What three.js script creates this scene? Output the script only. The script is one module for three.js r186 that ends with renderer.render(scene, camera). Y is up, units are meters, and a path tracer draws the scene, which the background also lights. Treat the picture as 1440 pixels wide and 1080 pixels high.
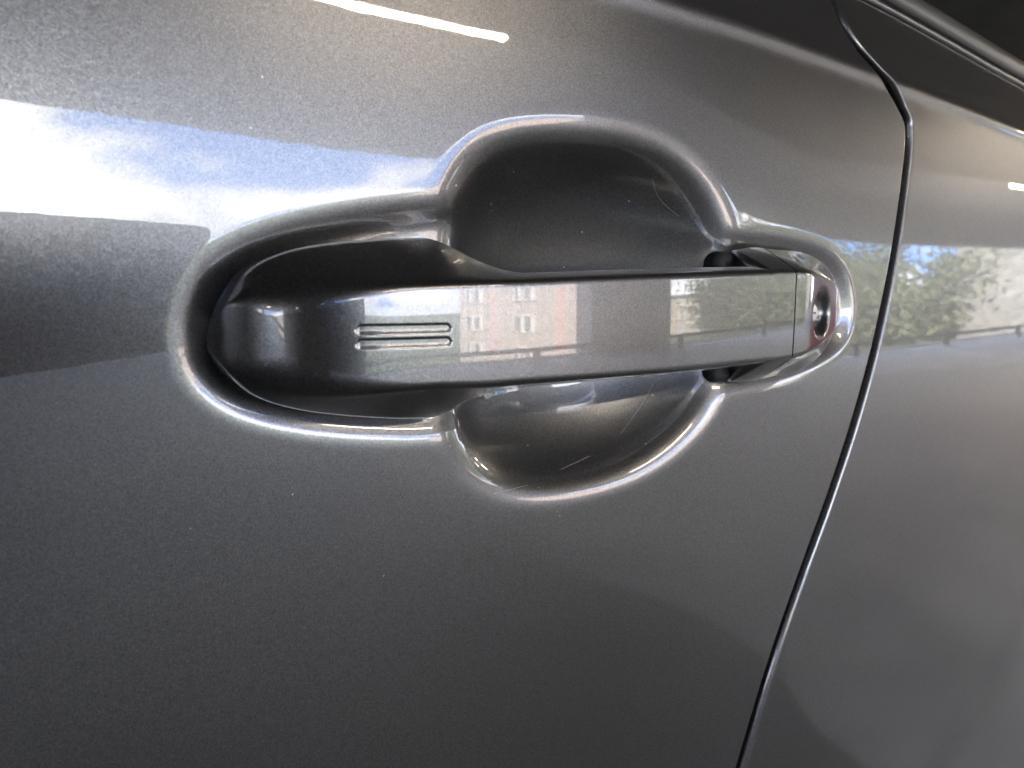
import * as THREE from 'three';
import { mergeGeometries } from 'three/addons/utils/BufferGeometryUtils.js';
import { RoundedBoxGeometry } from 'three/addons/geometries/RoundedBoxGeometry.js';
import { RectAreaLightUniformsLib } from 'three/addons/lights/RectAreaLightUniformsLib.js';
import { ImprovedNoise } from 'three/addons/math/ImprovedNoise.js';

// ---------------------------------------------------------------- camera, sky, sun, exposure
const Y0 = 0.95;                                   // height of the lens above the garage floor
const CAMZ = 0.175;                                // lens in front of the door skin
const YAW = 36 * Math.PI / 180, PITCH = 8.95 * Math.PI / 180;
const scene = new THREE.Scene();
const camera = new THREE.PerspectiveCamera(2 * Math.atan(540 / 1048) * 180 / Math.PI, 4 / 3, 0.012, 600);
const eye = new THREE.Vector3(0, Y0, CAMZ);
const fwd = new THREE.Vector3(Math.sin(YAW) * Math.cos(PITCH), -Math.sin(PITCH), -Math.cos(YAW) * Math.cos(PITCH));
camera.position.copy(eye);
camera.lookAt(eye.clone().add(fwd));
camera.focus = 0.235; camera.userData.fStop = 20;
const renderer = new THREE.WebGLRenderer({ antialias: true });
renderer.setSize(1024, 768);
renderer.toneMapping = THREE.LinearToneMapping;
renderer.toneMappingExposure = 14;
renderer.shadowMap.enabled = true;
RectAreaLightUniformsLib.init();

function rng(seed) { let s = seed | 0; return () => { s = (s + 0x6d2b79f5) | 0; let t = Math.imul(s ^ (s >>> 15), 1 | s); t = (t + Math.imul(t ^ (t >>> 7), 61 | t)) ^ t; return ((t ^ (t >>> 14)) >>> 0) / 4294967296; }; }
const noise = new ImprovedNoise();
function fbm(x, y, z, oct = 4) { let a = 0.5, s = 0, f = 1; for (let i = 0; i < oct; i++) { s += a * noise.noise(x * f, y * f, z * f + i * 7.3); a *= 0.5; f *= 2.03; } return s; }
const clamp = (x, a, b) => Math.min(b, Math.max(a, x));
const lerp = (a, b, t) => a + (b - a) * t;
const sstep = (a, b, x) => { const t = clamp((x - a) / (b - a), 0, 1); return t * t * (3 - 2 * t); };
const s5 = (t) => { t = clamp(t, 0, 1); return t * t * t * (t * (6 * t - 15) + 10); };

{ // fair weather sky with cumulus
  const W = 1024, H = 512, d = new Float32Array(W * H * 4);
  for (let j = 0; j < H; j++) {
    const el = ((j + 0.5) / H - 0.5) * Math.PI, sy = Math.sin(el);
    for (let i = 0; i < W; i++) {
      const az = ((i + 0.5) / W - 0.5) * 2 * Math.PI, cx = Math.cos(el) * Math.cos(az), cz = Math.cos(el) * Math.sin(az);
      const up = Math.max(0, sy), h = Math.pow(1 - up, 5);
      let r = lerp(0.08, 0.21, h), g = lerp(0.21, 0.37, h), b = lerp(0.62, 0.74, h);
      const n = fbm(cx * 4.2 + 2.4, cz * 4.2 + 0.3, sy * 9, 6);
      const c = sstep(0.0, 0.2, n + 0.09 + 0.1 * (1 - sstep(0.03, 0.1, up))), lum = 0.88 + 1.0 * sstep(0.06, 0.36, n);
      r = lerp(r, lum, c * 0.93); g = lerp(g, lum, c * 0.93); b = lerp(b, lum * 1.0, c * 0.93);
      const o = (j * W + i) * 4; d[o] = r; d[o + 1] = g; d[o + 2] = b; d[o + 3] = 1;
    }
  }
  const t = new THREE.DataTexture(d, W, H, THREE.RGBAFormat, THREE.FloatType);
  t.mapping = THREE.EquirectangularReflectionMapping; t.magFilter = t.minFilter = THREE.LinearFilter; t.needsUpdate = true;
  scene.background = t; scene.environment = t;
}
const sun = new THREE.DirectionalLight(0xfff1dc, 4.4);
sun.position.set(-46, 36, -14); sun.target.position.set(0, 0, 20); scene.add(sun, sun.target);
sun.castShadow = true; sun.shadow.mapSize.set(2048, 2048);
Object.assign(sun.shadow.camera, { left: -70, right: 70, top: 70, bottom: -70, near: 1, far: 200 });

// ---------------------------------------------------------------- helpers
const used = {};
function numbered(n) { used[n] = (used[n] ?? -1) + 1; return used[n] ? n + '_' + String(used[n]).padStart(3, '0') : n; }
function obj(name, geo, mat, parent = scene) {
  const g = Array.isArray(geo) ? mergeGeometries(geo.map((q) => { const k = q.index ? q.toNonIndexed() : q; for (const a of Object.keys(k.attributes)) if (!['position', 'normal', 'uv'].includes(a)) k.deleteAttribute(a); return k; })) : geo;
  const m = new THREE.Mesh(g, mat); m.name = parent === scene ? numbered(name) : name; m.castShadow = m.receiveShadow = true; parent.add(m); return m;
}
function thing(name, label, category, pos = [0, 0, 0], turn = 0, group) {
  const o = new THREE.Group(); o.name = numbered(name); o.position.set(...pos); o.rotation.y = turn; o.userData = { label, category }; if (group) o.userData.group = group; scene.add(o); return o;
}
function tag(o, label, category, group) { o.userData = { label, category }; if (group) o.userData.group = group; return o; }
function struct(name, geo, mat, label) { const o = obj(name, geo, mat); o.userData = { kind: 'structure' }; if (label) o.userData.label = label; return o; }
function box(w, h, d, x, y, z) { const g = new THREE.BoxGeometry(w, h, d); g.translate(x, y, z); const p = g.attributes.position, n = g.attributes.normal, uv = g.attributes.uv; for (let i = 0; i < p.count; i++) { const ax = Math.abs(n.getX(i)), ay = Math.abs(n.getY(i)); uv.setXY(i, ax > 0.5 ? p.getZ(i) : p.getX(i), ay > 0.5 ? p.getZ(i) : p.getY(i)); } return g; }
const bx = (x0, x1, y0, y1, z0, z1) => box(x1 - x0, y1 - y0, z1 - z0, (x0 + x1) / 2, (y0 + y1) / 2, (z0 + z1) / 2);
function rbox(w, h, d, r, x, y, z) { const g = new RoundedBoxGeometry(w, h, d, 4, r); g.translate(x, y, z); return g; }
// a surface over a grid of (i, j); positions in double, normals from neighbours
function grid(nu, nv, f, { wrap = false, flip = false, uvScale = 1, uvf = null } = {}) {
  const P = new Float64Array(nu * nv * 3), UV = new Float32Array(nu * nv * 2);
  for (let j = 0; j < nv; j++) for (let i = 0; i < nu; i++) { const q = f(i, j), o = j * nu + i; P[o * 3] = q[0]; P[o * 3 + 1] = q[1]; P[o * 3 + 2] = q[2]; UV[o * 2] = (uvf ? q[3] : q[0]) * uvScale; UV[o * 2 + 1] = (uvf ? q[4] : q[1]) * uvScale; }
  const N = new Float32Array(nu * nv * 3), at = (i, j, c) => P[(j * nu + i) * 3 + c];
  for (let j = 0; j < nv; j++) for (let i = 0; i < nu; i++) {
    const i0 = wrap ? (i === 0 ? nu - 2 : i - 1) : Math.max(0, i - 1), i1 = wrap ? (i === nu - 1 ? 1 : i + 1) : Math.min(nu - 1, i + 1), j0 = Math.max(0, j - 1), j1 = Math.min(nv - 1, j + 1);
    const a = [0, 1, 2].map((c) => at(i1, j, c) - at(i0, j, c)), b = [0, 1, 2].map((c) => at(i, j1, c) - at(i, j0, c));
    let n = [a[1] * b[2] - a[2] * b[1], a[2] * b[0] - a[0] * b[2], a[0] * b[1] - a[1] * b[0]]; const l = (flip ? -1 : 1) / (Math.hypot(...n) || 1); n.forEach((v, c) => { N[(j * nu + i) * 3 + c] = v * l; });
  }
  const I = new Uint32Array((nu - 1) * (nv - 1) * 6); let k = 0;
  for (let j = 0; j < nv - 1; j++) for (let i = 0; i < nu - 1; i++) { const a = j * nu + i, b = a + 1, c = a + nu, e = c + 1; if (flip) { I.set([a, c, b, b, c, e], k); } else I.set([a, b, c, b, e, c], k); k += 6; }
  const g = new THREE.BufferGeometry(); g.setAttribute('position', new THREE.BufferAttribute(new Float32Array(P), 3)); g.setAttribute('normal', new THREE.BufferAttribute(N, 3)); g.setAttribute('uv', new THREE.BufferAttribute(UV, 2)); g.setIndex(new THREE.BufferAttribute(I, 1)); return g;
}
// monotone-ish cubic through a table [[x, y], ...]
function table(pts) {
  const n = pts.length, m = pts.map((p, i) => { const a = pts[Math.max(0, i - 1)], b = pts[Math.min(n - 1, i + 1)]; return (b[1] - a[1]) / (b[0] - a[0]); });
  return (x) => { if (x <= pts[0][0]) return pts[0][1] + m[0] * (x - pts[0][0]) * 0; if (x >= pts[n - 1][0]) return pts[n - 1][1]; let i = 0; while (x > pts[i + 1][0]) i++; const h = pts[i + 1][0] - pts[i][0], t = (x - pts[i][0]) / h, t2 = t * t, t3 = t2 * t; return (2 * t3 - 3 * t2 + 1) * pts[i][1] + (t3 - 2 * t2 + t) * h * m[i] + (-2 * t3 + 3 * t2) * pts[i + 1][1] + (t3 - t2) * h * m[i + 1]; };
}
function steps(list) { const a = [list[0][0]]; for (let i = 1; i < list.length; i++) { const x0 = list[i - 1][0], [x1, s] = list[i], n = Math.max(1, Math.round((x1 - x0) / s)); for (let k = 1; k <= n; k++) a.push(x0 + (x1 - x0) * k / n); } return a; }

// ---------------------------------------------------------------- materials
function dataTex(n, f, srgb, repeat = true) {
  const d = new Uint8Array(n * n * 4);
  for (let j = 0; j < n; j++) for (let i = 0; i < n; i++) { const c = f(i, j), o = (j * n + i) * 4; d[o] = c[0]; d[o + 1] = c[1]; d[o + 2] = c[2]; d[o + 3] = 255; }
  const t = new THREE.DataTexture(d, n, n); t.magFilter = THREE.LinearFilter; t.minFilter = THREE.LinearMipmapLinearFilter; if (repeat) t.wrapS = t.wrapT = THREE.RepeatWrapping; if (srgb) t.colorSpace = THREE.SRGBColorSpace; t.needsUpdate = true; return t;
}
// metal flakes: white noise softened to about 0.4 mm
const FL = 1024, flake = (() => {
  const r = rng(11), n = FL, raw = [0, 1, 2].map(() => { const a = new Float32Array(n * n); for (let i = 0; i < a.length; i++) a[i] = r() * 2 - 1; return a; });
  return raw.map((a) => { const b = new Float32Array(n * n); for (let j = 0; j < n; j++) for (let i = 0; i < n; i++) { let s = 0; for (let dj = -1; dj <= 1; dj++) for (let di = -1; di <= 1; di++) s += a[((j + dj + n) % n) * n + (i + di + n) % n] * (di || dj ? (di && dj ? 0.3 : 0.55) : 1); b[j * n + i] = s * 0.42; } return b; });
})();
const flakeNormal = dataTex(FL, (i, j) => { const o = j * FL + i, x = flake[0][o] * 0.5, y = flake[1][o] * 0.5; return [clamp(127.5 + x * 127, 0, 255), clamp(127.5 + y * 127, 0, 255), 255 * (0.5 + 0.5 * Math.sqrt(Math.max(0, 1 - x * x - y * y)))]; });
const flakeTone = dataTex(FL, (i, j) => { const o = j * FL + i, v = clamp(172 * (1 + 0.19 * flake[2][o]), 20, 255); return [v, v, v]; }, true);
const UVM = 1 / 0.1;                                // flake tile: 0.1 m, 0.1 mm a texel
const paint = new THREE.MeshPhysicalMaterial({ color: new THREE.Color().setRGB(0.27, 0.266, 0.262), metalness: 0.9, roughness: 0.31, clearcoat: 1, clearcoatRoughness: 0.012, map: flakeTone, normalMap: flakeNormal, normalScale: new THREE.Vector2(0.08, 0.08), name: 'grey_metallic_paint' });
const std = (r, g, b, rough, metal = 0, more = {}) => new THREE.MeshStandardMaterial({ color: new THREE.Color().setRGB(r, g, b), roughness: rough, metalness: metal, ...more });
const blackPlastic = std(0.012, 0.012, 0.013, 0.38);
const rubber = std(0.01, 0.01, 0.01, 0.7);
const satin = std(0.2, 0.195, 0.19, 0.32, 1);
const steel = std(0.5, 0.5, 0.52, 0.28, 1);
const innerBody = std(0.02, 0.02, 0.021, 0.8);
const glass = new THREE.MeshPhysicalMaterial({ color: new THREE.Color().setRGB(0.008, 0.009, 0.008), roughness: 0.02, metalness: 0, name: 'tinted_glass' });
const concTex = (() => { const r = rng(5), n = 512, g = new Float32Array(n * n); for (let j = 0; j < n; j++) for (let i = 0; i < n; i++) { const u = i / n * 2 * Math.PI, v = j / n * 2 * Math.PI; g[j * n + i] = fbm(Math.cos(u) * 1.6 + 4, Math.sin(u) * 1.6 + Math.cos(v) * 1.6, Math.sin(v) * 1.6, 5) * 0.7 + (r() - 0.5) * 0.18; } return dataTex(n, (i, j) => { const v = clamp(205 + 120 * g[j * n + i], 60, 255); return [v, v * 0.995, v * 0.98]; }, true); })();
concTex.repeat.set(0.4, 0.4);
const concrete = std(0.42, 0.41, 0.39, 0.85, 0, { map: concTex });
const darkSheetMat = std(0.17, 0.164, 0.158, 0.6, 0, { map: concTex }), floorMat = std(0.66, 0.68, 0.7, 0.7, 0, { map: concTex });
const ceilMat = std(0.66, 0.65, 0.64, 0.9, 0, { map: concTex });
const darkCeil = std(0.06, 0.052, 0.046, 0.9, 0, { map: concTex }), shadedCeil = std(0.09, 0.08, 0.072, 0.9, 0, { map: concTex });
const pierMat = std(0.66, 0.63, 0.61, 0.8, 0, { map: concTex });
const whiteWall = std(0.78, 0.78, 0.76, 0.8, 0, { map: concTex });

// ---------------------------------------------------------------- the car side (x to the rear, y up from the lens, z out of the door), metres
const mm = (a) => a.map(([x, y]) => [x / 1000, y / 1000]);
function closedSpline(pts, n) { // centripetal-free Catmull-Rom loop, resampled
  const c = new THREE.CatmullRomCurve3(pts.map(([x, y]) => new THREE.Vector3(x, y, 0)), true, 'centripetal'); return c.getSpacedPoints(n).slice(0, n).map((p) => [p.x, p.y]);
}
const lobe = closedSpline(mm([[101.8, 19.8], [91.3, 18.4], [79.6, 16.4], [68.5, 13.9], [59.9, 11.4], [51.6, 8.1], [45.2, 4.4], [40.2, -0.2], [36.9, -6], [35, -11.8], [34.7, -17.7], [35.9, -24.1], [39.2, -29.4], [44.5, -34.2], [52.4, -38.4], [62.6, -41.9], [73.7, -44.7], [85.6, -46.9], [98.5, -48.6], [140, -49], [180, -49], [221, -49], [233, -48.7], [250, -47.8], [268.4, -45.6], [288.2, -41.4], [300.5, -36.6], [308, -29.5], [311, -19.8], [309, -8.6], [302.5, 1], [290.7, 8.3], [275.3, 12], [256.1, 14], [238.3, 14.8], [225.7, 15], [180, 18], [140, 19.5]]), 260);
function sdf(poly, x, y) { // positive inside
  let d2 = 1e9, inside = false;
  for (let i = 0, n = poly.length, j = n - 1; i < n; j = i++) { const [ax, ay] = poly[j], [bx_, by] = poly[i], ex = bx_ - ax, ey = by - ay, wx = x - ax, wy = y - ay, t = clamp((wx * ex + wy * ey) / (ex * ex + ey * ey), 0, 1), dx = wx - ex * t, dy = wy - ey * t; d2 = Math.min(d2, dx * dx + dy * dy); if ((ay > y) !== (by > y) && x < ex * (y - ay) / ey + ax) inside = !inside; }
  return (inside ? 1 : -1) * Math.sqrt(d2);
}
const BC = [0.164, -0.016], bowlR = (() => {
  const pts = mm([[100, -3], [100.3, 14], [104, 24.1], [109.5, 31.7], [116.5, 36.8], [125.5, 39.9], [137.5, 42.2], [150.9, 43.7], [165.3, 44.3], [178.5, 43.8], [191.5, 41.5], [203.7, 37.2], [214.5, 30.4], [223, 21.8], [229, 11.5], [231, 0], [231.5, -16], [230, -36], [226, -48], [218, -57.5], [208, -64.6], [196.2, -70.2], [182.6, -74.2], [166.2, -76], [147.7, -75.5], [131.5, -72.8], [120.5, -68.6], [112, -62.8], [106, -55.5], [102, -46.5], [100, -30], [99.8, -16]]);
  const loop = closedSpline(pts, 720), n = 720, R = new Float64Array(n);
  const ang = loop.map(([x, y]) => [Math.atan2(y - BC[1], x - BC[0]), Math.hypot(x - BC[0], y - BC[1])]).sort((a, b) => a[0] - b[0]);
  for (let k = 0; k < n; k++) { const a = -Math.PI + (k + 0.5) / n * 2 * Math.PI; let i = ang.findIndex((p) => p[0] > a); if (i < 0) i = 0; const p1 = ang[i], p0 = ang[(i - 1 + n) % n]; let a0 = p0[0], a1 = p1[0]; if (a0 > a1) { if (a > 0) a1 += 2 * Math.PI; else a0 -= 2 * Math.PI; } R[k] = lerp(p0[1], p1[1], clamp((a - a0) / (a1 - a0 || 1), 0, 1)); }
  let S = R; for (let it = 0; it < 2; it++) { const T = new Float64Array(n); for (let k = 0; k < n; k++) { let s = 0, w = 0; for (let q = -14; q <= 14; q++) { const e = Math.exp(-q * q / 70); s += e * S[(k + q + n) % n]; w += e; } T[k] = s / w; } S = T; }
  return (a) => { const f = (a + Math.PI) / (2 * Math.PI) * n - 0.5, i = Math.floor(f), t = f - i; return lerp(S[(i + n) % n], S[(i + 1 + n) % n], t); };
})();
const smax = (a, b, k) => { const h = Math.max(k - Math.abs(a - b), 0) / k; return Math.max(a, b) + h * h * h * k / 6; };
function depth(x, y) {
  if (x < 0.025 || x > 0.325 || y < -0.09 || y > 0.06) return 0;
  const dl = sdf(lobe, x, y) + 0.0018;
  const l = 0.0037 * s5(dl / 0.0138);
  const dx = x - BC[0], dy = y - BC[1], r = Math.hypot(dx, dy), R = bowlR(Math.atan2(dy, dx)), q = r / R;
  const raw = 0.021 * (1 - Math.pow(q * 1.075, 3.0));
  const b = smax(raw, 0, 0.0095);
  return smax(l, b, 0.006) - smax(0, 0, 0.006);
}
const zb = (x, y) => -Math.tan(0.0471 * sstep(0.16, 0.30, x)) * y - 0.012 * sstep(0.2, 0.34, x) * y + 0.013 * (1 - sstep(-0.02, 0.1, x)) * y - ((y - 0.03) ** 2 - 0.0009) / 5;
const crease = table([[-1, 0.0862], [0.19, 0.0862], [0.26, 0.0862], [0.33, 0.0838], [0.48, 0.0752], [0.8, 0.054], [1.2, 0.028]]);
function shoulder(x, y) { const e = y - crease(x) + 0.0; const k = 0.004, soft = 0.5 * (e + Math.sqrt(e * e + k * k)); const groove = 0.0009 * Math.exp(-((e + 0.003) ** 2) / 0.000012); return -soft * 0.33 + groove; }
const lowLine = (x, y) => { const e = (y + 0.29 - (x - 0.45) * 0.75) * 0.8; return 0.0035 / (1 + Math.exp(e / 0.006)) * sstep(0.25, 0.42, x); };
const peel = (x, y) => 1.5e-6 * noise.noise(x * 330, y * 330, 0.5) + 2.4e-6 * noise.noise(x * 120, y * 120, 3.5);
const skin = (x, y) => zb(x, y) + shoulder(x, y) + lowLine(x, y) + peel(x, y);
const gapT = table([[-0.7, 0.215], [-0.45, 0.216], [-0.3, 0.228], [-0.2124, 0.2499], [-0.1663, 0.2632], [-0.1285, 0.2795], [-0.0968, 0.2962], [-0.0668, 0.3115], [-0.0393, 0.3236], [-0.0142, 0.3326], [0.0111, 0.3402], [0.0365, 0.3463], [0.0618, 0.3495], [0.0707, 0.3415], [0.0773, 0.3318], [0.0842, 0.3205], [0.0909, 0.3115], [0.0986, 0.3065], [0.1063, 0.3045], [0.125, 0.303]]);
const gapSlope = (y) => (gapT(y + 0.001) - gapT(y - 0.001)) / 0.002;
const gapW = (y) => 0.0044 * Math.sqrt(1 + gapSlope(y) ** 2);
const beltT = table([[-0.5, 0.125], [0.2, 0.119], [0.3288, 0.1165], [0.3943, 0.1112], [0.4776, 0.1027], [0.8, 0.076], [1.2, 0.045]]);

const car = thing('parked_car', 'grey metallic car whose door and handle fill the close-up view', 'car');
const up = (g) => { g.translate(0, Y0, 0); return g; };
const EDGE = 0.0013, EDR = 0.0027, NE = 9;
{ // front door skin
  const xs = steps([[-0.45, 1], [-0.03, 0.004], [0.026, 0.0014], [0.316, 0.0006], [0.34, 0.0008]]), NX = xs.length, x0 = 0.19, x1 = 0.34;
  const ys = steps([[-0.62, 1], [-0.26, 0.02], [-0.13, 0.003], [-0.085, 0.0014], [0.052, 0.0006], [0.13, 0.0009]]);
  const nu = NX + NE + 3;
  const f = (i, j) => {
    const y = ys[j], xe = gapT(y) - EDGE;
    if (i < NX) { const t = xs[i], x = t < x0 ? t : x0 + (t - x0) * (xe - x0) / (x1 - x0); return [x, y, skin(x, y) - depth(x, y)]; }
    const z0 = skin(xe, y); if (i < NX + NE) { const a = (i - NX + 1) / NE * Math.PI / 2; return [xe + EDGE * Math.sin(a), y, z0 - EDGE * (1 - Math.cos(a))]; }
    return [xe + EDGE, y, z0 - EDGE - [0.003, 0.008, 0.016][i - NX - NE]];
  };
  obj('front_door_panel', up(grid(nu, ys.length, f, { uvScale: UVM })), paint, car);
}
{ // rear door skin
  const xs = steps([[0, 1], [0.01, 0.0007], [0.2, 0.002], [0.36, 0.004], [0.75, 0.02]]), NX = xs.length;
  const ys = steps([[-0.62, 1], [-0.26, 0.02], [-0.13, 0.003], [0.06, 0.0018], [0.11, 0.0008], [0.135, 0.0009]]);
  const f = (i, j) => {
    const xa = gapT(ys[j]) + gapW(ys[j]) + EDR, k = i - NE - 3;
    const xx = k >= 0 ? xa + xs[k] : xa, y = ys[j] < 0.06 ? ys[j] : lerp(0.06, Math.min(0.135, beltT(xx)), (ys[j] - 0.06) / 0.075);
    const ee = gapT(y) + gapW(y) + EDR, x = k >= 0 ? ee + xs[k] : ee;
    if (k >= 0) return [x, y, skin(x, y)];
    const z0 = skin(ee, y); if (i < 3) return [ee - EDR, y, z0 - EDR - [0.016, 0.008, 0.003][i]];
    const a = (NE - (i - 3)) / NE * Math.PI / 2; return [ee - EDR * Math.sin(a), y, z0 - EDR * (1 - Math.cos(a))];
  };
  obj('rear_door_panel', up(grid(NX + NE + 3, ys.length, f, { uvScale: UVM })), paint, car);
}
{ // dark structure behind the skins, sealing the gap
  const g = [];
  g.push(bx(-0.44, 1.15, -0.62, 0.1, -0.11, -0.045));
  obj('inner_body', up(mergeGeometries(g)), innerBody, car);
  const seal = grid(7, 120, (i, j) => { const y = -0.6 + j / 119 * 0.725, a = i / 6 * Math.PI, c = gapT(y) + gapW(y) / 2, z = skin(gapT(y), y) - 0.024; return [c - 0.007 * Math.cos(a), y, z + 0.002 * Math.sin(a) - (i === 0 || i === 6 ? 0.01 : 0)]; });
  obj('door_seal', up(seal), rubber, car);
}
{ // belt line: trim strip, channel, weatherstrip band, glass
  const X = steps([[-0.45, 1], [0.3, 0.02], [0.7, 0.005], [1.1, 0.03]]);
  const strip = (prof, uvs) => grid(prof.length, X.length, (i, j) => { const x = X[j], yb = beltT(x), z = skin(x, yb); return [x, yb + prof[i][0], z + prof[i][1]]; }, { flip: true });
  const arc = (y0, y1, z0, h, n = 10) => { const a = []; for (let k = 0; k <= n; k++) { const t = k / n * Math.PI; a.push([lerp(y0, y1, (1 - Math.cos(t)) / 2), z0 + h * Math.sin(t)]); } return a; };
  obj('belt_trim', up(strip([[0, -0.014], ...arc(0.0004, 0.0042, -0.0012, 0.0022), [0.0044, -0.014]])), satin, car);
  obj('trim_channel', up(strip([[0.0036, -0.004], [0.007, -0.0045], [0.008, -0.004]])), rubber, car);
  obj('weatherstrip', up(strip([[0.0066, -0.012], ...arc(0.0068, 0.0165, -0.0032, 0.0025), [0.017, -0.014]])), std(0.05, 0.046, 0.042, 0.33), car);
  obj('window_glass', up(strip([[0.012, -0.0085], [0.1, -0.018], [0.25, -0.05], [0.4, -0.1]])), glass, car);
}
// ---- handle
const hs = [
  [43.2, -15.6, -18.6], [44.6, -11, -21.8], [47.3, -5.8, -25.8], [51, -1, -29.2], [57, 2.4, -32.2], [66, 4.9, -35], [83, 6.9, -38.4], [96, 7.5, -40.2], [101, 7.2, -40.6]];
const rootT = table([...hs.map((a) => [a[0] / 1000, a[1] / 1000]), [0.104, 0.0070], [0.126, 0.001], [0.2, -0.001], [0.219, -0.001], [0.2225, 0.0060], [0.248, 0.0063], [0.262, 0.0054], [0.276, 0.003], [0.287, -0.001], [0.294, -0.006], [0.2975, -0.0125], [0.2988, -0.0175]]);
const rootB = table([...hs.map((a) => [a[0] / 1000, a[2] / 1000]), [0.103, -0.0405], [0.109, -0.0385], [0.122, -0.0350], [0.2, -0.0355], [0.219, -0.0355], [0.2225, -0.0425], [0.248, -0.0427], [0.264, -0.0420], [0.278, -0.0390], [0.288, -0.0345], [0.295, -0.0285], [0.2978, -0.0225], [0.2988, -0.0185]]);
const faceT = table([[0.0432, -0.0162], [0.0455, -0.0085], [0.051, -0.0052], [0.06, -0.0044], [0.07, -0.0042], [0.0878, -0.0040], [0.1316, -0.0028], [0.1736, -0.0020], [0.236, -0.0014], [0.252, -0.0026], [0.266, -0.0048], [0.280, -0.0085], [0.29, -0.0125], [0.2988, -0.0178]]);
const faceB = table([[0.0432, -0.0178], [0.0455, -0.0212], [0.051, -0.0245], [0.06, -0.0268], [0.07, -0.0277], [0.0878, -0.0282], [0.108, -0.0296], [0.1455, -0.0308], [0.192, -0.0319], [0.236, -0.0320], [0.252, -0.0302], [0.266, -0.0278], [0.280, -0.0248], [0.29, -0.0218], [0.2988, -0.0182]]);
const faceZ = (x) => {
  let z = 0.0235 - ((x - 0.125) / 0.12) ** 2 * 0.004;
  if (x < 0.082) { const t = clamp((0.082 - x) / 0.039, 0, 1); z = lerp(-0.006, z, Math.pow(Math.max(0, 1 - Math.pow(t, 2.9)), 0.52)); }
  if (x > 0.242) { const w = 0.010, u = x - 0.242; z -= 0.235 * (u < w ? u * u / (2 * w) : u - w / 2); }   // facet that turns to the rear
  if (x > 0.276) { const t = clamp((x - 0.276) / 0.0228, 0, 1); z = lerp(-0.006, z, Math.sqrt(Math.max(0, 1 - t ** 2.2))); }
  return z;
};
const rootW = (x) => Math.max(1 - sstep(0.098, 0.120, x), sstep(0.2185, 0.2225, x));
const shear = (x, z) => x > 0.2 ? sstep(0.2, 0.236, x) * (1 - sstep(0.255, 0.298, x)) * 0.42 * (0.0195 - z) : 0;
const SLOTS = [[0.0698, -0.0136, 0.0912, -0.0142], [0.0698, -0.0168, 0.0912, -0.0174]];
const HOLE = [0.2590, -0.0174];
function carve(x, y, z, onFace) {
  let d = 0;
  if (onFace && x > 0.06 && x < 0.105) for (const [ax, ay, bx_, by] of SLOTS) { const t = clamp(((x - ax) * (bx_ - ax) + (y - ay) * (by - ay)) / ((bx_ - ax) ** 2 + (by - ay) ** 2), 0, 1), r = Math.hypot(x - lerp(ax, bx_, t), y - lerp(ay, by, t)); const below = y < lerp(ay, by, t); const e = r * (below ? 1 : -1); d = Math.max(d, 0.0003 * (e > 0 ? 1 - sstep(0.0003, 0.0017, r) : 1 - sstep(0.0005, 0.0012, r))); }
  if (onFace && x > 0.235 && x < 0.275) { const r = Math.hypot((x - HOLE[0]) / 1.0, y - HOLE[1]); d = Math.max(d, 0.0042 * (1 - s5((r - 0.0036) / 0.0074))); }
  return d;
}
// one cross-section: closed loop of [y, z, face?], corners filleted
function section(x) {
  const w = rootW(x), zf = faceZ(x), yT = faceT(x), yB = faceB(x), zR = -0.009;
  const left = 1 - sstep(0.085, 0.112, x), zs = Math.min(lerp(0.0004, 0.0045, left), zf - 0.0006);
  const bT = [lerp(yT + 0.0018, rootT(x), w), lerp(zf - 0.0075, zs, w)], bB = [lerp(yB - 0.0024, rootB(x), w), lerp(zf - 0.0085, zs, w)];
  const kT = [lerp(yT - 0.004, rootT(x) - 0.0003, w), lerp(zf - 0.0135, zR - 0.003, w)], kB = [lerp(yB + 0.004, rootB(x) + 0.0003, w), lerp(zf - 0.0135, zR - 0.003, w)];
  const end = Math.max(1 - sstep(0.045, 0.085, x), 0.75 * sstep(0.272, 0.296, x));
  const C = [[...kT, 0.003], [...bT, lerp(0.003, lerp(0.0016, 0.0055, left), w)], [yT, zf, lerp(0.0024, 0.0105, end)], [yB, zf, lerp(0.0026, 0.0105, end)], [...bB, lerp(0.003, lerp(0.0016, 0.0055, left), w)], [...kB, 0.003]];
  const out = [], n = C.length, K = 12, M = [3, 14, 170, 14, 3, 4];
  const arcs = C.map((c, i) => {
    const p = C[(i + n - 1) % n], q = C[(i + 1) % n]; let a = [p[0] - c[0], p[1] - c[1]], b = [q[0] - c[0], q[1] - c[1]]; const la = Math.hypot(...a) || 1e-9, lb = Math.hypot(...b) || 1e-9; a = a.map((v) => v / la); b = b.map((v) => v / lb);
    const ang = Math.acos(clamp(a[0] * b[0] + a[1] * b[1], -0.99999, 0.99999)); let t = c[2] / Math.tan(ang / 2); t = Math.min(t, la * 0.48, lb * 0.48);
    const pts = []; for (let k = 0; k <= K; k++) { const s = k / K; pts.push([c[0] + a[0] * t * (1 - s) ** 2 + b[0] * t * s * s, c[1] + a[1] * t * (1 - s) ** 2 + b[1] * t * s * s]); } return pts;
  });
  for (let i = 0; i < n; i++) { const A = arcs[i], B = arcs[(i + 1) % n]; for (const p of A) out.push([p[0], p[1], i === 2 || i === 3]); const e = A[K], s = B[0]; for (let k = 1; k <= M[i]; k++) { const t = k / (M[i] + 1); out.push([lerp(e[0], s[0], t), lerp(e[1], s[1], t), i === 2]); } }
  out.push(out[0]);
  return out;
}
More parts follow.
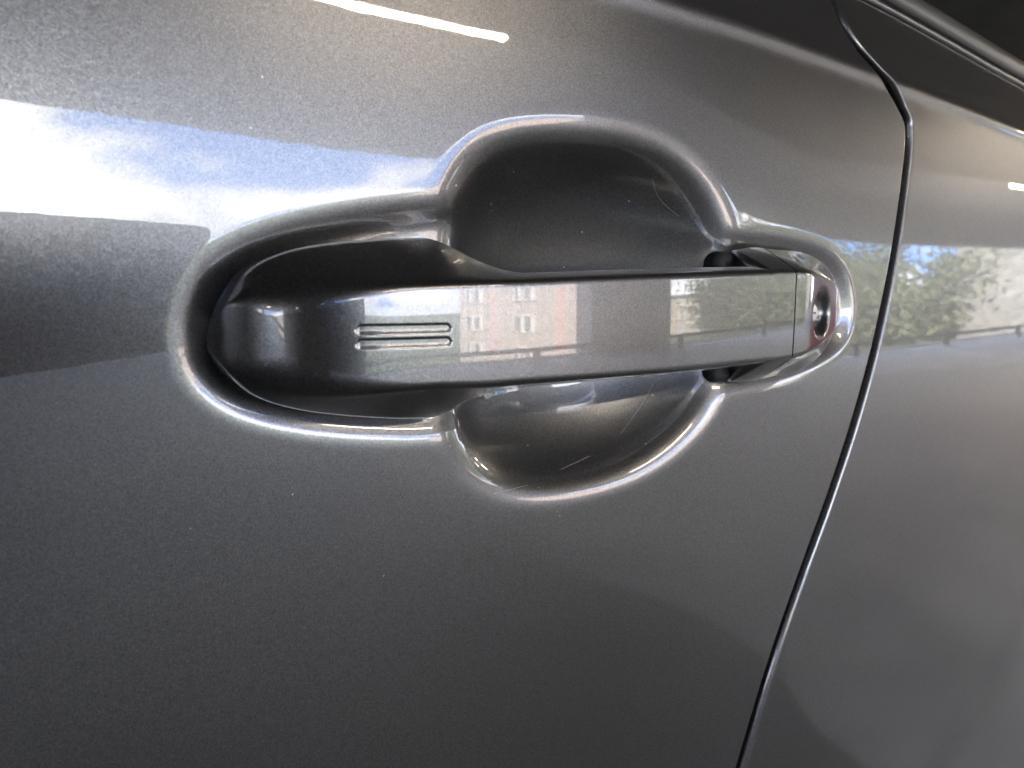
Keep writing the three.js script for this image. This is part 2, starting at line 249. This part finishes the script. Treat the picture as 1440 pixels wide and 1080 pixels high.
function loft(xs, capEnds) {
  const S = xs.map((x) => section(x)), nu = S[0].length;
  return grid(nu, xs.length, (i, j) => {
    const x = xs[j], [y, z0, face] = S[j][i], yT = faceT(x), yB = faceB(x);
    let z = z0; if (face) { const v = clamp((y - (yT + yB) / 2) / ((yT - yB) / 2 || 1), -1, 1); z += (0.00016 * (1 - v * v) - 0.014 * (y - (yT + yB) / 2)) * sstep(0.045, 0.08, x) * (1 - sstep(0.26, 0.29, x)); }
    z -= carve(x, y, z, face);
    if (capEnds && (j === 0 || j === xs.length - 1)) { const m = capEnds[j === 0 ? 0 : 1]; if (m) return [x + shear(x, m[1]), m[0], m[1]]; }
    return [x + shear(x, z) , y, z, x, y];
  }, { wrap: true, flip: true, uvScale: UVM, uvf: true });
}
// where the surface of the handle lies for the seam ends
const SEAM = 0.2362;
{
  const xsG = [0.0432, 0.0432, ...steps([[0.0432, 1], [0.047, 0.00015], [0.066, 0.0004], [0.095, 0.00016], [0.215, 0.0012], [0.225, 0.0003], [SEAM - 0.0008, 0.0006]]).slice(1)];
  xsG.push(SEAM - 0.0003, SEAM - 0.0003, SEAM - 0.0003);
  const shrink = (geo) => geo;
  const g = loft(xsG, [[-0.0168, -0.006], [-0.018, 0.006]]);
  obj('handle_grip', up(shrink(g)), paint, car);
  const xsC = [SEAM + 0.0004, SEAM + 0.0004, SEAM + 0.0004, ...steps([[SEAM + 0.0009, 1], [0.272, 0.0002], [0.29, 0.0004], [0.2988, 0.0002]]), 0.2988];
  obj('handle_cap', up(loft(xsC, [[-0.018, 0.006], [-0.018, -0.006]])), paint, car);
  // key cylinder in the cap
  const zf = faceZ(HOLE[0]) - 0.0046;
  const cyl = new THREE.LatheGeometry([[0, 0], [0.0032, 0], [0.0036, -0.0003], [0.0037, -0.0008], [0.0041, -0.0008], [0.0044, -0.0012], [0.0044, -0.004]].map(([r, h]) => new THREE.Vector2(r, h)), 40); cyl.rotateX(Math.PI / 2); cyl.translate(HOLE[0], HOLE[1], zf + 0.0016);
  obj('lock_cylinder', up(cyl), steel, car);
  const slot = bx(HOLE[0] - 0.0021, HOLE[0] + 0.0021, HOLE[1] - 0.0003, HOLE[1] + 0.0003, zf + 0.0006, zf + 0.00163);
  obj('keyway', up(slot), rubber, car);
}
{ // black gaskets under both handle feet, black pocket where the grip enters
  const outline = (a, b, off, n) => { const s = new THREE.Shape(), T = [], B = []; for (let k = 0; k <= n; k++) { const x = lerp(a, b, (1 - Math.cos(k / n * Math.PI)) / 2); T.push([x, rootT(x)]); B.push([x, rootB(x)]); } const loop = [...T, ...B.reverse()]; const cx = (a + b) / 2, cy = -0.017; loop.forEach(([x, y], i) => { const p = loop[(i + loop.length - 1) % loop.length], q = loop[(i + 1) % loop.length]; let nx = -(q[1] - p[1]), ny = q[0] - p[0]; const l = Math.hypot(nx, ny) || 1; const X = x + nx / l * off, Y = y + ny / l * off; i ? s.lineTo(X, Y) : s.moveTo(X, Y); }); return s; };
  const g1 = new THREE.ExtrudeGeometry(outline(0.0433, 0.101, 0.0005, 50), { depth: 0.004, bevelEnabled: true, bevelSize: 0.0003, bevelThickness: 0.0003, bevelSegments: 2 }); g1.translate(0, 0, -0.0082);
  obj('handle_gasket', up(g1), rubber, car);
  const g2 = new THREE.ExtrudeGeometry(outline(0.223, 0.2987, 0.0008, 50), { depth: 0.004, bevelEnabled: true, bevelSize: 0.0003, bevelThickness: 0.0003, bevelSegments: 2 }); g2.translate(0, 0, -0.0082);
  obj('handle_gasket', up(g2), rubber, car);
  const p = rbox(0.0125, 0.0480, 0.019, 0.0038, 0.2240, -0.0185, -0.0085);
  obj('handle_pocket', up(p), rubber, car);
}

{ // dust specks and hairline scratches in the cup
  const dust = std(0.7, 0.69, 0.66, 0.9), R = rng(77), surf = (x, y) => skin(x, y) - depth(x, y);
  const spots = [[0.116, 0.0165], [0.1275, 0.0182], [0.1288, 0.0165], [0.133, 0.0275], [0.1505, 0.004], [0.108, -0.0555], [0.121, -0.063], [0.142, -0.057], [0.185, 0.022], [0.051, 0.0115], [0.078, 0.0205], [0.3, -0.06], [0.025, 0.02], [0.19, -0.062]]; for (let k = 0; k < 30; k++) spots.push([0.02 + 0.3 * R(), -0.085 + 0.14 * R()]);
  for (const [x, y] of spots) { const r = 0.00008 + 0.0002 * R() ** 2, g = new THREE.IcosahedronGeometry(r, 1); g.scale(0.7 + 0.7 * R(), 0.7 + 0.7 * R(), 0.45); g.rotateZ(R() * 3); g.translate(x, y, surf(x, y) + r * 0.2); obj('dust_speck', up(g), dust, car); }
  for (const [x0, y0, x1, y1, b] of [[0.182, -0.0585, 0.2005, -0.0425, 0.0016], [0.122, -0.067, 0.136, -0.0672, 0.0004], [0.19, 0.0295, 0.206, 0.0175, -0.002], [0.152, -0.0655, 0.166, -0.0635, 0.0006]]) {
    const pts = []; for (let k = 0; k <= 16; k++) { const t = k / 16, x = lerp(x0, x1, t) + b * Math.sin(t * 3.1), y = lerp(y0, y1, t); pts.push(new THREE.Vector3(x, y, surf(x, y) + 0.00001)); }
    obj('scratch', up(new THREE.TubeGeometry(new THREE.CatmullRomCurve3(pts), 40, 0.000045, 5)), std(0.45, 0.44, 0.43, 0.5), car);
  }
}

// ---------------------------------------------------------------- the parking deck
const L = 6.0;
struct('floor', bx(-26, 46, -0.3, 0, -7, L), floorMat);
struct('added_dark_floor', bx(-26, 1.25, 0.001, 0.005, -7, L - 0.3), darkSheetMat);  // dark sheet added over the floor to darken reflections low on the door
struct('ceiling', bx(-26, 46, 2.62, 2.9, 2.95, L + 0.3), ceilMat);
struct('ceiling', bx(-26, 46, 2.62, 2.9, -7, 2.949), shadedCeil, 'ceiling over the car with its shade darkened into the colour');  // same ceiling, its unlit part over the car darkened in the colour
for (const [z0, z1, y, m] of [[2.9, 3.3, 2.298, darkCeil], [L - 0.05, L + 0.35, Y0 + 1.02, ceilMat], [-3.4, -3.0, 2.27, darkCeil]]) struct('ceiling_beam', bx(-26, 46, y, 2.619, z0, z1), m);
struct('back_wall', bx(-26, 46, 0, 2.62, -7.3, -7), concrete);
struct('end_wall', bx(46, 46.3, -8, 2.9, -7.3, L + 0.35), whiteWall);
struct('end_wall', bx(-26.3, -26, -8, 2.9, -7.3, L + 0.35), concrete);
struct('edge_kerb', bx(-26, 46, -8, 0.02, L + 0.001, L + 0.25), concrete);
for (const [a, b] of [[5.65, 7.45], [-7.2, -5.6], [-19, -17.4]]) struct('pier', bx(a, b, 0.021, Y0 + 1.019, L - 0.02, L + 0.32), pierMat);
{
  const rail = thing('crash_rail', 'low dark steel crash rail along the open edge of the deck', 'railing', [0, 0, 5.75]);
  const rm = std(0.06, 0.06, 0.065, 0.5, 0.6);
  const tb = new THREE.CylinderGeometry(0.035, 0.035, 71, 16); tb.rotateZ(Math.PI / 2); tb.translate(10, 0.2, 0); obj('rail', tb, rm, rail);
  for (let k = 0; k < 24; k++) obj('post', bx(-25 + k * 2.95 - 0.04, -25 + k * 2.95 + 0.04, 0, 0.17, -0.03, 0.03), rm, rail);
}
{ // strip lamps hung beside the beam; last two added to brighten the floor
  const glow = new THREE.MeshStandardMaterial({ color: 0x111111, emissive: new THREE.Color().setRGB(1, 0.86, 0.68), emissiveIntensity: 12, name: 'lamp_tube' });
  const casing = std(0.75, 0.75, 0.73, 0.5);
  const spots = [[1.9, 3.45], [10.6, 3.45], [-7.25, 3.45], [-16.5, 3.45], [6.9, 1.9], [10.2, 2.0]];
  const names = ['strip lamp under the ceiling, right in front of the door', 'strip lamp under the ceiling, well behind the red car', 'strip lamp under the ceiling ahead of the car', 'strip lamp under the ceiling farthest ahead of the car', 'strip lamp added to brighten the floor beside the red car', 'strip lamp added to brighten the floor past the red car'];
  spots.forEach(([x, z], i) => {
    const l = thing('strip_lamp', 'warm white ' + names[i], 'lamp', [x, 2.345, z], 0, 'strip lamps under the ceiling');
    obj('casing', bx(-0.76, 0.76, 0.03, 0.09, -0.05, 0.05), casing, l);
    const t = new THREE.CapsuleGeometry(0.016, 1.42, 6, 14); t.rotateZ(Math.PI / 2); obj('tube', t, glow, l);
    for (const h of [-0.5, 0.49]) obj('hanger', bx(h, h + 0.01, 0.09, 0.275, -0.005, 0.005), casing, l);
    const a = new THREE.RectAreaLight(0xffeedb, 12, 1.4, 0.04); a.position.set(x, 2.318, z); a.lookAt(x, 0, z); scene.add(a);
  });
}
// ---------------------------------------------------------------- outside
const grass = std(0.09, 0.13, 0.05, 0.95, 0, { map: concTex });
const asphalt = std(0.09, 0.09, 0.095, 0.9, 0, { map: concTex });
struct('ground', bx(-300, 300, -8.3, -8, L + 0.4, 420), grass);
struct('road', bx(-200, 200, -8, -7.996, 18, 26), asphalt);
struct('pavement', bx(-200, 200, -8, -7.98, L + 0.4, 17.9), std(0.5, 0.48, 0.44, 0.9, 0, { map: concTex }));
const plaster = std(0.76, 0.685, 0.65, 0.9, 0, { map: concTex }), redStripe = std(0.6, 0.41, 0.38, 0.85), cream = std(0.72, 0.66, 0.55, 0.9, 0, { map: concTex });
const paneM = std(0.2, 0.22, 0.235, 0.12), frameM = std(0.75, 0.75, 0.73, 0.6), roofM = std(0.2, 0.19, 0.19, 0.8), curtain = std(0.7, 0.69, 0.66, 0.9);
function building(label, x, y, z, turn, len, h, deep, wallM, stripes, bays, hw = 0.8) {
  const b = thing('apartment_building', label, 'building', [x, y, z], turn);
  obj('wall', bx(0, len, 0, h, -deep, 0), wallM, b);
  obj('roof', bx(-0.35, len + 0.35, h, h + 0.35, -deep - 0.35, 0.35), roofM, b);
  for (const [s, w] of stripes) obj('wall_stripe', bx(s, s + w, 0.02, h - 0.02, -0.05, 0.03), redStripe, b);
  const floors = Math.round(h / 3);
  for (let f = 0; f < floors; f++) for (const s of bays) {
    const y = f * h / floors + 0.95, w = obj('window', [bx(s - hw - 0.15, s + hw + 0.15, y - 0.08, y, 0, 0.16), bx(s - hw - 0.1, s - hw, y, y + 1.6, 0.005, 0.08), bx(s + hw, s + hw + 0.1, y, y + 1.6, 0.005, 0.08), bx(s - 0.06, s + 0.06, y, y + 1.5, 0.005, 0.08), bx(s - hw, s + hw, y + 1.5, y + 1.6, 0.005, 0.08)], frameM, b);
    obj('pane', bx(s - hw, s + hw, y, y + 1.5, 0.006, 0.03), paneM, w);
    for (const o of [-hw + 0.05, 0.1 + (f % 2) * 0.3]) obj('curtain', bx(s + o, s + o + 0.3 * hw, y + 0.05, y + 1.45, 0.031, 0.035), curtain, w);
  }
  return b;
}
building('pale pink apartment block with red wall stripes beyond the deck edge', 27.6, -9.1, 30, -Math.PI / 2, 17.5, 12.3, 8, plaster, [[0.4, 0.9], [2.6, 1.0], [11.6, 0.6]], [7.6, 15], 1.3);
building('long beige apartment block opposite the front of the car', -4, -8, 48, Math.PI, 72, 9.9, 12, plaster, [[6, 1], [30, 1], [54, 1]], [3, 10, 15, 20, 25, 34, 39, 44, 49, 58, 63, 68]);
building('cream apartment block standing behind the trees', 108, -8, 66, Math.PI, 40, 8.3, 12, cream, [], [4, 9, 14, 19, 24, 29, 34]);
{
  const hall = thing('warehouse', 'plain light grey hall beyond the deck edge, right of the trees', 'building', [28.6, -8, 12.2], 1.17);
  obj('wall', bx(0, 5.4, 0, 13, 0, 20), std(0.2, 0.206, 0.212, 0.9, 0, { map: concTex }), hall);
  obj('roof', bx(-0.3, 5.5, 13, 13.3, -0.3, 20.3), roofM, hall);
}
{
  const leafG = new THREE.BufferGeometry(); leafG.setAttribute('position', new THREE.Float32BufferAttribute([0, 0, 0, 0.5, 0.25, 0.05, 1, 0, 0, 0.5, -0.25, 0.05], 3)); leafG.setIndex([0, 2, 1, 0, 3, 2]); leafG.setAttribute('uv', new THREE.Float32BufferAttribute([0, 0, 0.5, 1, 1, 0, 0.5, 0], 2)); leafG.computeVertexNormals();
  const leafM = new THREE.MeshPhysicalMaterial({ color: new THREE.Color().setRGB(0.095, 0.112, 0.062), roughness: 0.7, transmission: 0.35, thickness: 0, side: THREE.DoubleSide, name: 'leaf' });
  const bark = std(0.1, 0.08, 0.06, 0.9);
  const places = [[26, 15, 3.6, 11.5], [30, 19, 4.2, 12.5], [29, 14, 3.4, 10.8], [36, 21, 4.6, 13], [37, 16, 3.8, 11.2], [47, 25, 4.6, 13]];
  const lab = ['leafy tree nearest the deck pier', 'broad leafy tree second from the pier', 'short leafy tree close to the deck edge', 'tall leafy tree in the middle of the row', 'leafy tree beside the grey hall', 'large leafy tree farthest along the row'];
  places.forEach(([x, z, r, h], i) => {
    const t = thing('leafy_tree', lab[i] + ' outside', 'tree', [x, -8, z], 0, 'trees beyond the deck edge'), R = rng(100 + i), parts = [];
    const tr = new THREE.CylinderGeometry(0.1, 0.22, h * 0.8, 9); tr.translate(0, h * 0.4, 0); parts.push(tr);
    const tips = []; for (let k = 0; k < 16; k++) { const a = R() * 6.28, e = 0.1 + R() * 1.1, l = r * (0.5 + 0.5 * R()), y0 = h * (0.35 + 0.4 * R()), dir = new THREE.Vector3(Math.cos(a) * Math.cos(e), Math.sin(e), Math.sin(a) * Math.cos(e)), c = new THREE.CylinderGeometry(0.025, 0.07, l, 6); c.translate(0, l / 2, 0); c.applyQuaternion(new THREE.Quaternion().setFromUnitVectors(new THREE.Vector3(0, 1, 0), dir)); c.translate(0, y0, 0); parts.push(c); for (let m = 0; m < 3; m++) tips.push(dir.clone().multiplyScalar(l * (0.55 + 0.25 * m)).add(new THREE.Vector3(0, y0, 0))); }
    obj('trunk', parts, bark, t);
    const N = i === 0 ? 3200 : 6800, cm = new THREE.InstancedMesh(leafG, leafM, N), M = new THREE.Matrix4(), q = new THREE.Quaternion(), e = new THREE.Euler();
    for (let k = 0; k < N; k++) { const c = tips[Math.floor(R() * tips.length)], g = () => (R() + R() + R() - 1.5) * 1.1; e.set(R() * 6.28, R() * 6.28, R() * 6.28); const s = 0.2 + 0.14 * R(); M.compose(new THREE.Vector3(c.x + g(), c.y + g(), c.z + g()), q.setFromEuler(e), new THREE.Vector3(s, s, s)); cm.setMatrixAt(k, M); const b = 0.75 + 0.5 * R(); cm.setColorAt(k, new THREE.Color().setRGB(b, b, b * 0.9)); }
    cm.name = 'crown'; cm.userData = { kind: 'stuff' }; cm.castShadow = true; t.add(cm);
  });
}
// ---------------------------------------------------------------- the photographer, who shows in the paint
const camR = new THREE.Vector3(Math.cos(YAW), 0, Math.sin(YAW)), camU = new THREE.Vector3().crossVectors(camR, fwd);
const ph = thing('smartphone', 'slim pale grey smartphone held sideways in front of the car door', 'phone', eye.toArray());
ph.quaternion.setFromRotationMatrix(new THREE.Matrix4().makeBasis(camR, camU, fwd.clone().negate()));   // local z points away from the door
{
  const w0 = -0.016, w1 = 0.142, h0 = -0.061, h1 = 0.0135;
  obj('body', rbox(w1 - w0, h1 - h0, 0.008, 0.0036, (w0 + w1) / 2, (h0 + h1) / 2, 0.0075), std(0.42, 0.43, 0.45, 0.35, 0.0), ph);
  obj('screen', rbox(w1 - w0 - 0.004, h1 - h0 - 0.004, 0.001, 0.0004, (w0 + w1) / 2, (h0 + h1) / 2, 0.0118), std(0.01, 0.01, 0.012, 0.1), ph);
  for (const [x, y] of [[0, 0], [0, -0.017], [0, -0.034]]) { const r = new THREE.TorusGeometry(0.0058, 0.0007, 8, 28); r.translate(x, y, 0.0034); obj('lens_ring', r, std(0.03, 0.03, 0.03, 0.3, 1), ph); }
}
{
  const { MarchingCubes } = await import('three/addons/objects/MarchingCubes.js');
  const V = (x, y, z) => new THREE.Vector3(x, y, z);
  function mesh(bones, k, cell, tint) { // smooth union of tapered capsules
    const lo = V(1e9, 1e9, 1e9), hi = V(-1e9, -1e9, -1e9); for (const [a, ra, b, rb] of bones) for (const [p, r] of [[a, ra], [b, rb]]) { lo.min(p.clone().subScalar(r + 3 * cell)); hi.max(p.clone().addScalar(r + 3 * cell)); }
    const size = Math.max(...hi.clone().sub(lo).toArray()), res = Math.ceil(size / cell) + 2, c = lo.clone().add(hi).multiplyScalar(0.5), half = size / 2;
    const mc = new MarchingCubes(res, new THREE.MeshBasicMaterial(), false, false, 260000); mc.isolation = 0;
    const p = V(0, 0, 0); mc.field.fill(-1);
    const B = bones.map(([a, ra, b, rb]) => ({ a, d: b.clone().sub(a), ra, rb, l2: Math.max(1e-9, b.distanceToSquared(a)) }));
    const ext = hi.clone().sub(lo);
    for (let z = 0; z < res; z++) for (let y = 0; y < res; y++) for (let x = 0; x < res; x++) {
      p.set(x / (res / 2) - 1, y / (res / 2) - 1, z / (res / 2) - 1).multiplyScalar(half); if (Math.abs(p.x) > ext.x / 2 || Math.abs(p.y) > ext.y / 2 || Math.abs(p.z) > ext.z / 2) continue; p.add(c);
      let s = 0; for (const q of B) { const ux = p.x - q.a.x, uy = p.y - q.a.y, uz = p.z - q.a.z, t = clamp((ux * q.d.x + uy * q.d.y + uz * q.d.z) / q.l2, 0, 1), dist = Math.hypot(ux - q.d.x * t, uy - q.d.y * t, uz - q.d.z * t) - lerp(q.ra, q.rb, t); if (dist < 6 * k) s += Math.exp(-dist / k); }
      mc.field[x + y * res + z * res * res] = s > 0 ? k * Math.log(s) : -1;
    }
    mc.update();
    const n = mc.count, P = new Float32Array(mc.positionArray.slice(0, n * 3)), N = new Float32Array(mc.normalArray.slice(0, n * 3)), C = new Float32Array(n * 3);
    for (let i = 0; i < n; i++) { P[i * 3] = P[i * 3] * half + c.x; P[i * 3 + 1] = P[i * 3 + 1] * half + c.y; P[i * 3 + 2] = P[i * 3 + 2] * half + c.z; C.set(tint(P[i * 3], P[i * 3 + 1], P[i * 3 + 2]), i * 3); }
    const g = new THREE.BufferGeometry(); g.setAttribute('position', new THREE.BufferAttribute(P, 3)); g.setAttribute('normal', new THREE.BufferAttribute(N, 3)); g.setAttribute('color', new THREE.BufferAttribute(C, 3)); return g;
  }
  const F = V(Math.sin(YAW), 0, -Math.cos(YAW)), Rr = V(Math.cos(YAW), 0, Math.sin(YAW)), O = V(-0.35, 0, 0.72);
  const at = (r, u, f) => O.clone().addScaledVector(Rr, r).addScaledVector(F, f).add(V(0, u, 0));        // right, up, forward of the person
  const pl = (x, y, z) => eye.clone().addScaledVector(camR, x).addScaledVector(camU, y).addScaledVector(fwd, z); // on the phone
  const skin_ = [0.55, 0.36, 0.27], coat = [0.2, 0.195, 0.185], jeans = [0.07, 0.075, 0.085], shoe = [0.02, 0.02, 0.02], hairC = [0.03, 0.02, 0.015];
  const wrR = at(0.27, 0.86, 0.07), wrL = pl(-0.085, -0.095, -0.05), elR = at(0.25, 1.09, -0.03), elL = at(-0.25, 0.98, 0.12), shR = at(0.18, 1.33, 0.03), shL = at(-0.18, 1.33, 0.03);
  const body = mesh([
    [at(-0.07, 0.92, 0), 0.125, at(0.07, 0.92, 0), 0.125], [at(0, 0.98, 0), 0.13, at(0, 1.2, 0.02), 0.135], [at(-0.1, 1.24, 0.03), 0.1, at(0.1, 1.24, 0.03), 0.1], [at(-0.13, 1.34, 0.03), 0.07, at(0.13, 1.34, 0.03), 0.07], [at(0, 1.36, 0.03), 0.06, at(0, 1.47, 0.06), 0.052],
    [shR, 0.062, elR, 0.048], [elR, 0.047, wrR, 0.032], [shL, 0.062, elL, 0.048], [elL, 0.047, wrL, 0.032],
    [at(0.09, 0.88, 0), 0.095, at(0.11, 0.48, 0.03), 0.062], [at(0.11, 0.48, 0.03), 0.06, at(0.12, 0.1, -0.03), 0.045], [at(-0.09, 0.88, 0), 0.095, at(-0.12, 0.48, 0.05), 0.062], [at(-0.12, 0.48, 0.05), 0.06, at(-0.13, 0.1, 0), 0.045],
    [at(0.12, 0.05, -0.05), 0.045, at(0.13, 0.04, 0.14), 0.036], [at(-0.13, 0.05, -0.02), 0.045, at(-0.14, 0.04, 0.17), 0.036]], 0.014, 0.014, (x, y, z) => y < 0.1 ? shoe : y < 0.9 ? jeans : y > 1.42 ? skin_ : coat);
  const hc = at(0, 1.585, 0.1), hf = (r, u, f) => hc.clone().addScaledVector(Rr, r).addScaledVector(F, f * 0.94 + u * 0.25).add(V(0, u * 0.95 - f * 0.3, 0));
  const head = mesh([[hf(0, 0.03, -0.015), 0.085, hf(0, 0.02, 0.02), 0.08], [hf(0, -0.04, 0.035), 0.06, hf(0, -0.075, 0.055), 0.04], [hf(0, 0.01, 0.1), 0.01, hf(0, -0.02, 0.117), 0.014], [hf(-0.02, -0.052, 0.092), 0.009, hf(0.02, -0.052, 0.092), 0.009], [hf(-0.035, 0.012, 0.085), 0.013, hf(-0.03, 0.012, 0.086), 0.013], [hf(0.035, 0.012, 0.085), 0.013, hf(0.03, 0.012, 0.086), 0.013], [hf(-0.085, 0.02, 0), 0.014, hf(-0.086, -0.02, 0.002), 0.01], [hf(0.085, 0.02, 0), 0.014, hf(0.086, -0.02, 0.002), 0.01], [at(0, 1.42, 0.04), 0.054, hf(0, -0.06, -0.01), 0.056]], 0.006, 0.005, () => skin_);
  const hair = mesh([[hf(0, 0.055, -0.03), 0.083, hf(0, 0.06, 0.02), 0.07], [hf(-0.04, 0.0, -0.045), 0.055, hf(0.04, 0.0, -0.045), 0.055]], 0.008, 0.006, () => hairC);
  function hand(wr, kn, tips, th) { const b = []; kn.forEach((q, i) => { b.push([wr, 0.019, q, 0.011]); const [m, t] = tips[i]; b.push([q, 0.0095, m, 0.0085], [m, 0.0085, t, 0.0075]); }); b.push([wr, 0.016, th[0], 0.013], [th[0], 0.011, th[1], 0.0095], [th[1], 0.0095, th[2], 0.008]); return mesh(b, 0.0022, 0.0032, () => skin_); }
  const gr = hand(wrR, [0, 1, 2, 3].map((i) => at(0.275, 0.775 + 0.004 * i, 0.125 - 0.02 * i)), [0, 1, 2, 3].map((i) => [at(0.268, 0.735 + 0.006 * Math.abs(i - 1.3), 0.128 - 0.021 * i), at(0.252, 0.705 + 0.008 * Math.abs(i - 1.3), 0.124 - 0.02 * i)]), [at(0.255, 0.81, 0.115), at(0.245, 0.775, 0.14), at(0.24, 0.748, 0.148)]);
  const gl = hand(wrL, [0, 1, 2, 3].map((i) => pl(-0.034, -0.03 - 0.014 * i, -0.014)), [0, 1, 2, 3].map((i) => [pl(-0.027, -0.027 - 0.0155 * i, 0.004), pl(-0.008, -0.026 - 0.016 * i, 0.0065)]), [pl(-0.035, -0.06, -0.03), pl(-0.015, -0.05, -0.026), pl(0.006, -0.042, -0.021)]);
  const pm = new THREE.MeshStandardMaterial({ vertexColors: true, roughness: 0.8, name: 'person_cloth_and_skin' });
  const per = thing('person', 'person in a grey jacket and dark jeans holding a phone up to the door', 'person', [O.x, 0, O.z]);
  const loc = (g) => g.translate(-O.x, 0, -O.z);
  const merged = mergeGeometries([body, head, gr, gl].map(loc)); obj('body', merged, pm, per); obj('hair', loc(hair), pm, per);
}
{ // red car in the next row, behind to the right
  const c = thing('parked_car', 'red hatchback parked on the deck behind the grey car', 'car', [3.9, 0, -0.95]);
  const red = new THREE.MeshPhysicalMaterial({ color: new THREE.Color().setRGB(0.5, 0.02, 0.025), roughness: 0.4, clearcoat: 1, clearcoatRoughness: 0.02 });
  const sh = new THREE.Shape(); sh.moveTo(0.05, 0.3); sh.lineTo(0.0, 0.62); sh.quadraticCurveTo(0.05, 0.78, 0.3, 0.84); sh.lineTo(1.1, 0.95); sh.lineTo(3.85, 0.98); sh.quadraticCurveTo(4.05, 0.95, 4.08, 0.7); sh.lineTo(4.05, 0.3);
  sh.lineTo(3.62, 0.24); sh.absarc(3.27, 0.3, 0.35, -0.17, Math.PI + 0.17, false); sh.lineTo(1.1, 0.22); sh.absarc(0.76, 0.3, 0.35, -0.2, Math.PI + 0.2, false); sh.lineTo(0.05, 0.3);
  const bg = new THREE.ExtrudeGeometry(sh, { depth: 1.6, bevelEnabled: true, bevelSize: 0.05, bevelThickness: 0.06, bevelSegments: 5, curveSegments: 20 }); bg.translate(0, 0, 0.06); obj('body', bg, red, c);
  const cs = new THREE.Shape(); cs.moveTo(1.0, 0.96); cs.quadraticCurveTo(1.6, 1.42, 2.0, 1.46); cs.lineTo(3.1, 1.45); cs.quadraticCurveTo(3.7, 1.38, 3.95, 0.97);
  const cg = new THREE.ExtrudeGeometry(cs, { depth: 1.3, bevelEnabled: true, bevelSize: 0.04, bevelThickness: 0.06, bevelSegments: 4, curveSegments: 20 }); cg.translate(0, 0, 0.21); obj('window_band', cg, glass, c);
  const rf = rbox(1.5, 0.06, 1.3, 0.028, 2.5, 1.485, 0.86); obj('roof', rf, red, c);
  for (const [x0, x1] of [[1.35, 1.5], [2.35, 2.46], [3.45, 3.6]]) for (const z of [0.14, 1.575]) { const g = rbox(0.08, 0.54, 0.03, 0.012, 0, 0, 0); g.rotateZ(x0 < 2 ? -0.85 : x0 > 3 ? 0.45 : 0); g.translate((x0 + x1) / 2, 1.22, z); obj('pillar', g, red, c); }
  for (const x of [0.76, 3.27]) for (const z of [0.12, 1.6]) { const w = new THREE.Group(); w.name = 'wheel'; c.add(w); const t = new THREE.TorusGeometry(0.235, 0.085, 16, 36); t.translate(x, 0.31, z); obj('tyre', t, rubber, w); const r = new THREE.CylinderGeometry(0.19, 0.19, 0.14, 28); r.rotateX(Math.PI / 2); r.translate(x, 0.31, z); obj('rim', r, steel, w); }
  for (const z of [0.3, 1.42]) obj('headlight', rbox(0.12, 0.13, 0.34, 0.05, 0.06, 0.68, z), std(0.75, 0.76, 0.78, 0.08), c);
}
scene.updateMatrixWorld(true);
renderer.render(scene, camera);
